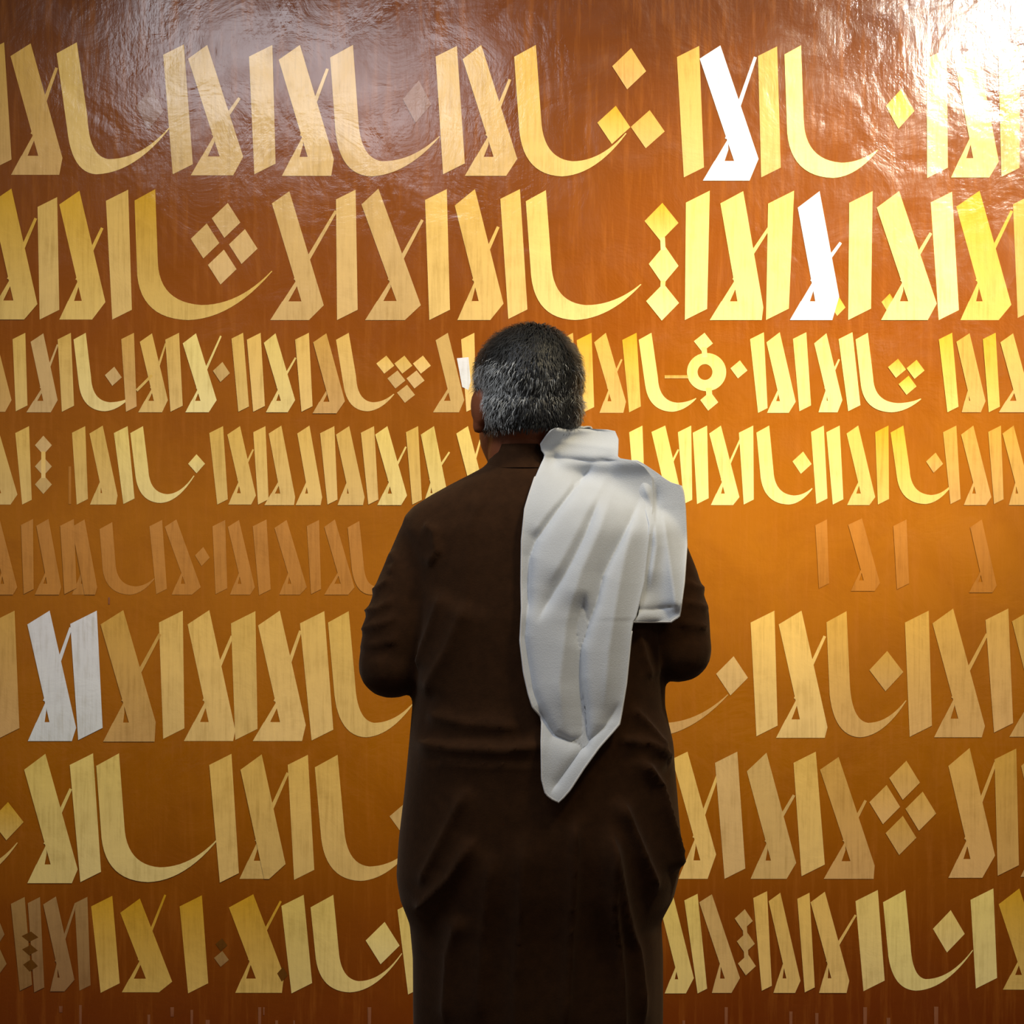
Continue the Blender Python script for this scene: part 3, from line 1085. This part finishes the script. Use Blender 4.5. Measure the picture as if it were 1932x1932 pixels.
# standing collar
bm = bmesh.new()
outer, inner = [], []
for py, L, Rr, d in ((884, 913, 1058, .073), (872, 920, 1048, .067), (855, 926, 1044, .064), (840, 929, 1042, .063)):
    a, b = mp(L, py), mp(Rr, py)
    outer.append(supring((a.x + b.x) / 2, YM - 0.002, a.z, (b.x - a.x) / 2, d, 48, 2.0))
    inner.append(supring((a.x + b.x) / 2, YM - 0.002, a.z, (b.x - a.x) / 2 - .0025, d - .0025, 48, 2.0))
ring_loft(bm, outer + inner[::-1], cap=False)
me = bpy.data.meshes.new('collar'); bm.to_mesh(me); bm.free()
link_mesh('collar', me, M_ROBE, robe, True)

# shoes
for s in (-1, 1):
    bm = bmesh.new()
    x = CX + s * 0.095
    rings = []
    for t, w, h in ((-.09, .012, .03), (-.085, .030, .06), (-.05, .038, .085), (0.0, .038, .075), (.06, .042, .06), (.12, .047, .048), (.17, .040, .036), (.195, .024, .026), (.202, .008, .016)):
        cx_ = x + s * 0.10 * max(0, t)
        rings.append([Vector((cx_ + w * math.cos(a), YM + t, max(0.002, h * .5 + h * .5 * math.sin(a) * (1.0 if math.sin(a) > 0 else 1.3)))) for a in [2 * math.pi * i / 20 for i in range(20)]])
    ring_loft(bm, rings)
    bmesh.ops.recalc_face_normals(bm, faces=bm.faces)
    me = bpy.data.meshes.new('shoe'); bm.to_mesh(me); bm.free()
    link_mesh('shoe', me, M_SHOE, man, True)

# ------------------------------------------------------------------ white shawl over his right shoulder
bmr = bmesh.new()
bmr.from_mesh(robe_me)
bmr.from_mesh(body_me)
bvh = BVHTree.FromBMesh(bmr)
bmr.free()


def robe_back(px, py):
    """y of the robe's back seen at a pixel, or None"""
    d = Vector(((px - 966) * K, 1, -(py - 966) * K)).normalized()
    h = bvh.ray_cast(Vector((0, 0, ZC)), d)
    return h[0].y if h[0] else None


def interp(tab, y):
    xs = [t[0] for t in tab]
    return float(np.interp(y, xs, [t[1] for t in tab]))


A_L = ((808, 1046), (812, 1038), (822, 1030), (838, 1019), (850, 1021), (858, 1027), (864, 1026), (872, 1022), (900, 1010), (930, 1000), (960, 991), (1020, 985), (1100, 984), (1150, 985), (1210, 982), (1270, 989),
       (1310, 998), (1335, 1006), (1350, 1020), (1362, 1023), (1400, 1022), (1470, 1023), (1498, 1030), (1507, 1042), (1513, 1052))
A_R = ((808, 1100), (810, 1140), (813, 1160), (830, 1167), (862, 1166), (866, 1172), (869, 1198), (880, 1216), (900, 1232), (960, 1232), (1100, 1216), (1165, 1200), (1172, 1195), (1200, 1190), (1290, 1181), (1345, 1172),
       (1366, 1168), (1376, 1160), (1410, 1130), (1450, 1101), (1490, 1075), (1513, 1055))
B_L = ((868, 1178), (900, 1196), (960, 1216), (990, 1224), (1060, 1216), (1160, 1204), (1173, 1196))
B_R = ((868, 1202), (876, 1216), (890, 1237), (904, 1256), (911, 1268), (915, 1284), (930, 1289), (960, 1292), (1030, 1295), (1100, 1290), (1166, 1281), (1173, 1266))

SHAWL_FOLDS = Creases([
    (((1125, 868), (1104, 897), (1082, 925), (1050, 965), (1012, 1018), (1000, 1050), (996, 1110), (1000, 1170)), -0.013, 18, 7),
    (((1085, 900), (1060, 938), (1030, 972), (1000, 1015)), 0.004, 10, 14),
    (((1135, 930), (1106, 1005), (1078, 1062), (1050, 1110), (1010, 1180)), -0.011, 18, 7),
    (((1165, 900), (1130, 1000), (1095, 1080), (1070, 1170), (1055, 1290), (1065, 1390)), 0.007, 26, 26),
    (((1210, 930), (1190, 985), (1155, 1050), (1138, 1085), (1125, 1140), (1106, 1190), (1098, 1230)), -0.013, 20, 7),
    (((1205, 930), (1180, 1040), (1165, 1120), (1148, 1230), (1138, 1360)), 0.007, 22, 22),
    (((1150, 890), (1110, 960), (1075, 1030), (1030, 1110)), 0.005, 20, 20),
    (((1104, 1110), (1097, 1180), (1096, 1280), (1103, 1340), (1108, 1430)), -0.016, 26, 7),
    (((1000, 1100), (990, 1200), (1006, 1300), (1032, 1370)), -0.007, 8, 7),
    (((1010, 1330), (1045, 1385), (1075, 1398), (1120, 1396)), -0.010, 14, 7),
    (((1172, 1320), (1140, 1372), (1100, 1410), (1060, 1465), (1035, 1500)), -0.007, 10, 7),
    (((1040, 830), (1080, 838), (1125, 842), (1175, 850)), 0.004, 10, 10),
    (((1020, 862), (1075, 866), (1120, 870), (1175, 868)), -0.007, 12, 7),
])
FLAP_FOLDS = Creases([
    (((1240, 900), (1235, 985), (1222, 1080), (1212, 1160)), -0.008, 14, 12),
    (((1250, 960), (1262, 1050), (1272, 1120), (1276, 1160)), 0.010, 18, 18),
    (((1210, 900), (1232, 960), (1238, 1030), (1225, 1120)), 0.008, 14, 14),
    (((1190, 1150), (1230, 1150), (1285, 1142)), -0.005, 8, 6),
])


def smooth2(a, it):
    for _ in range(it):
        p = np.pad(a, 1, mode='edge')
        a = (p[:-2, 1:-1] + p[2:, 1:-1] + p[1:-1, :-2] + p[1:-1, 2:] + 4 * a) / 8
    return a


def sheet(y0, y1, TL, TR, nr, nc, gap, folds, default):
    ys = np.linspace(y0, y1, nr)
    px = np.zeros((nr, nc)); py = np.zeros((nr, nc)); dp = np.full((nr, nc), np.nan)
    for r, y in enumerate(ys):
        l, rr = interp(TL, y), interp(TR, y)
        for c in range(nc):
            px[r, c] = l + (rr - l) * c / (nc - 1)
            py[r, c] = y
            h = robe_back(px[r, c], y)
            if h is not None and h < YM + 0.02:
                dp[r, c] = h
    # rows that lie above the shoulder take the depth of the shoulder line
    base = np.where(np.isnan(dp), default(px, py), dp)
    sm = smooth2(base, 60)
    sm = np.minimum(sm, base)
    sm = smooth2(sm, 40) - gap
    rel = folds(np.stack([px.ravel(), py.ravel()], 1)).reshape(nr, nc)
    return px, py, sm - 1.3 * smooth2(rel, 1)


V, F = [], []


def add_sheet(px, py, yy, flip=False):
    nr, nc = px.shape
    b0 = len(V)
    for r in range(nr):
        for c in range(nc):
            y = yy[r, c]
            V.append(((px[r, c] - 966) * K * y, y, ZC - (py[r, c] - 966) * K * y))
    for r in range(nr - 1):
        for c in range(nc - 1):
            i = b0 + r * nc + c
            F.append((i, i + nc, i + nc + 1, i + 1))
    return b0


dA = lambda px, py: np.where(py < 880, 2.545 + 0.05 * np.clip((870 - py) / 60, 0, 1), 2.56)
pxA, pyA, yA = sheet(808, 1513, A_L, A_R, 236, 76, 0.019, SHAWL_FOLDS, dA)
bA = add_sheet(pxA, pyA, yA)
dB = lambda px, py: np.full_like(px, 2.57)
pxB, pyB, yB = sheet(868, 1173, B_L, B_R, 110, 40, 0.027, FLAP_FOLDS, dB)
bB = add_sheet(pxB, pyB, yB)
# over the shoulder and down the chest: continue the upper edge forwards
top = [Vector(V[bA + c]) for c in range(76)]
prev = [bA + c for c in range(76)]
for j in range(1, 46):
    t = j / 45
    row = []
    for c in range(76):
        p = top[c]
        u = c / 75
        x = p.x + (0.08 * u + 0.02) * t + (u - .5) * 0.10 * t
        z = p.z + 0.003 * math.sin(min(1, t * 6) * math.pi) - 0.34 * max(0, t - 0.10)
        h = bvh.ray_cast(Vector((x, YM + 0.6, z)), Vector((0, -1, 0)))
        yf = (h[0].y if h[0] and h[0].y > YM - 0.02 else YM + 0.02) + 0.012
        y = p.y + (yf - p.y) * min(1, t * 4.5) + 0.006 * math.sin(c * .5 + 2 * t)
        row.append(len(V))
        V.append((x, y, z))
    for c in range(75):
        F.append((prev[c + 1], row[c + 1], row[c], prev[c]))
    prev = row
# the cloth lies on the robe and the neck, never inside them
trees = [BVHTree.FromPolygons([v.co for v in m_.vertices], [p.vertices for p in m_.polygons]) for m_ in (robe_me, body_me)]
for _ in range(2):
    for i, v in enumerate(V):
        p = Vector(v)
        for t_ in trees:
            l, n, _i, d = t_.find_nearest(p)
            if d < 0.08 and (p - l).dot(n) < 0.003:
                p = l + n * 0.0045
        V[i] = tuple(p)
me = bpy.data.meshes.new('shawl')
me.from_pydata(V, [], F)
me.update()
shawl = link_mesh('shawl', me, M_SHAWL, None, True)
shawl['label'] = 'white cloth shawl draped over the right shoulder of the man'
shawl['category'] = 'shawl'
sol = shawl.modifiers.new('thickness', 'SOLIDIFY')
sol.thickness = 0.0030
sol.offset = 0.0


def edge_tube(name, pts, r):
    bm = bmesh.new()
    tube(bm, pts, [r] * len(pts), 8)
    me = bpy.data.meshes.new(name)
    bm.to_mesh(me)
    bm.free()
    return link_mesh(name, me, M_HEM, shawl, True)


# stitched hems along the edges that show them
vA = lambda r, c: Vector(V[bA + r * 76 + c])
vB = lambda r, c: Vector(V[bB + r * 40 + c])
edge_tube('hem', [vA(r, 75) for r in range(128, 234, 2)] + [vA(235, 40)] + [vA(r, 0) for r in range(233, 30, -2)], 0.0019)
edge_tube('hem', [vB(r, 39) for r in range(18, 108, 3)] + [vB(109, c) for c in range(39, -1, -3)], 0.0019)
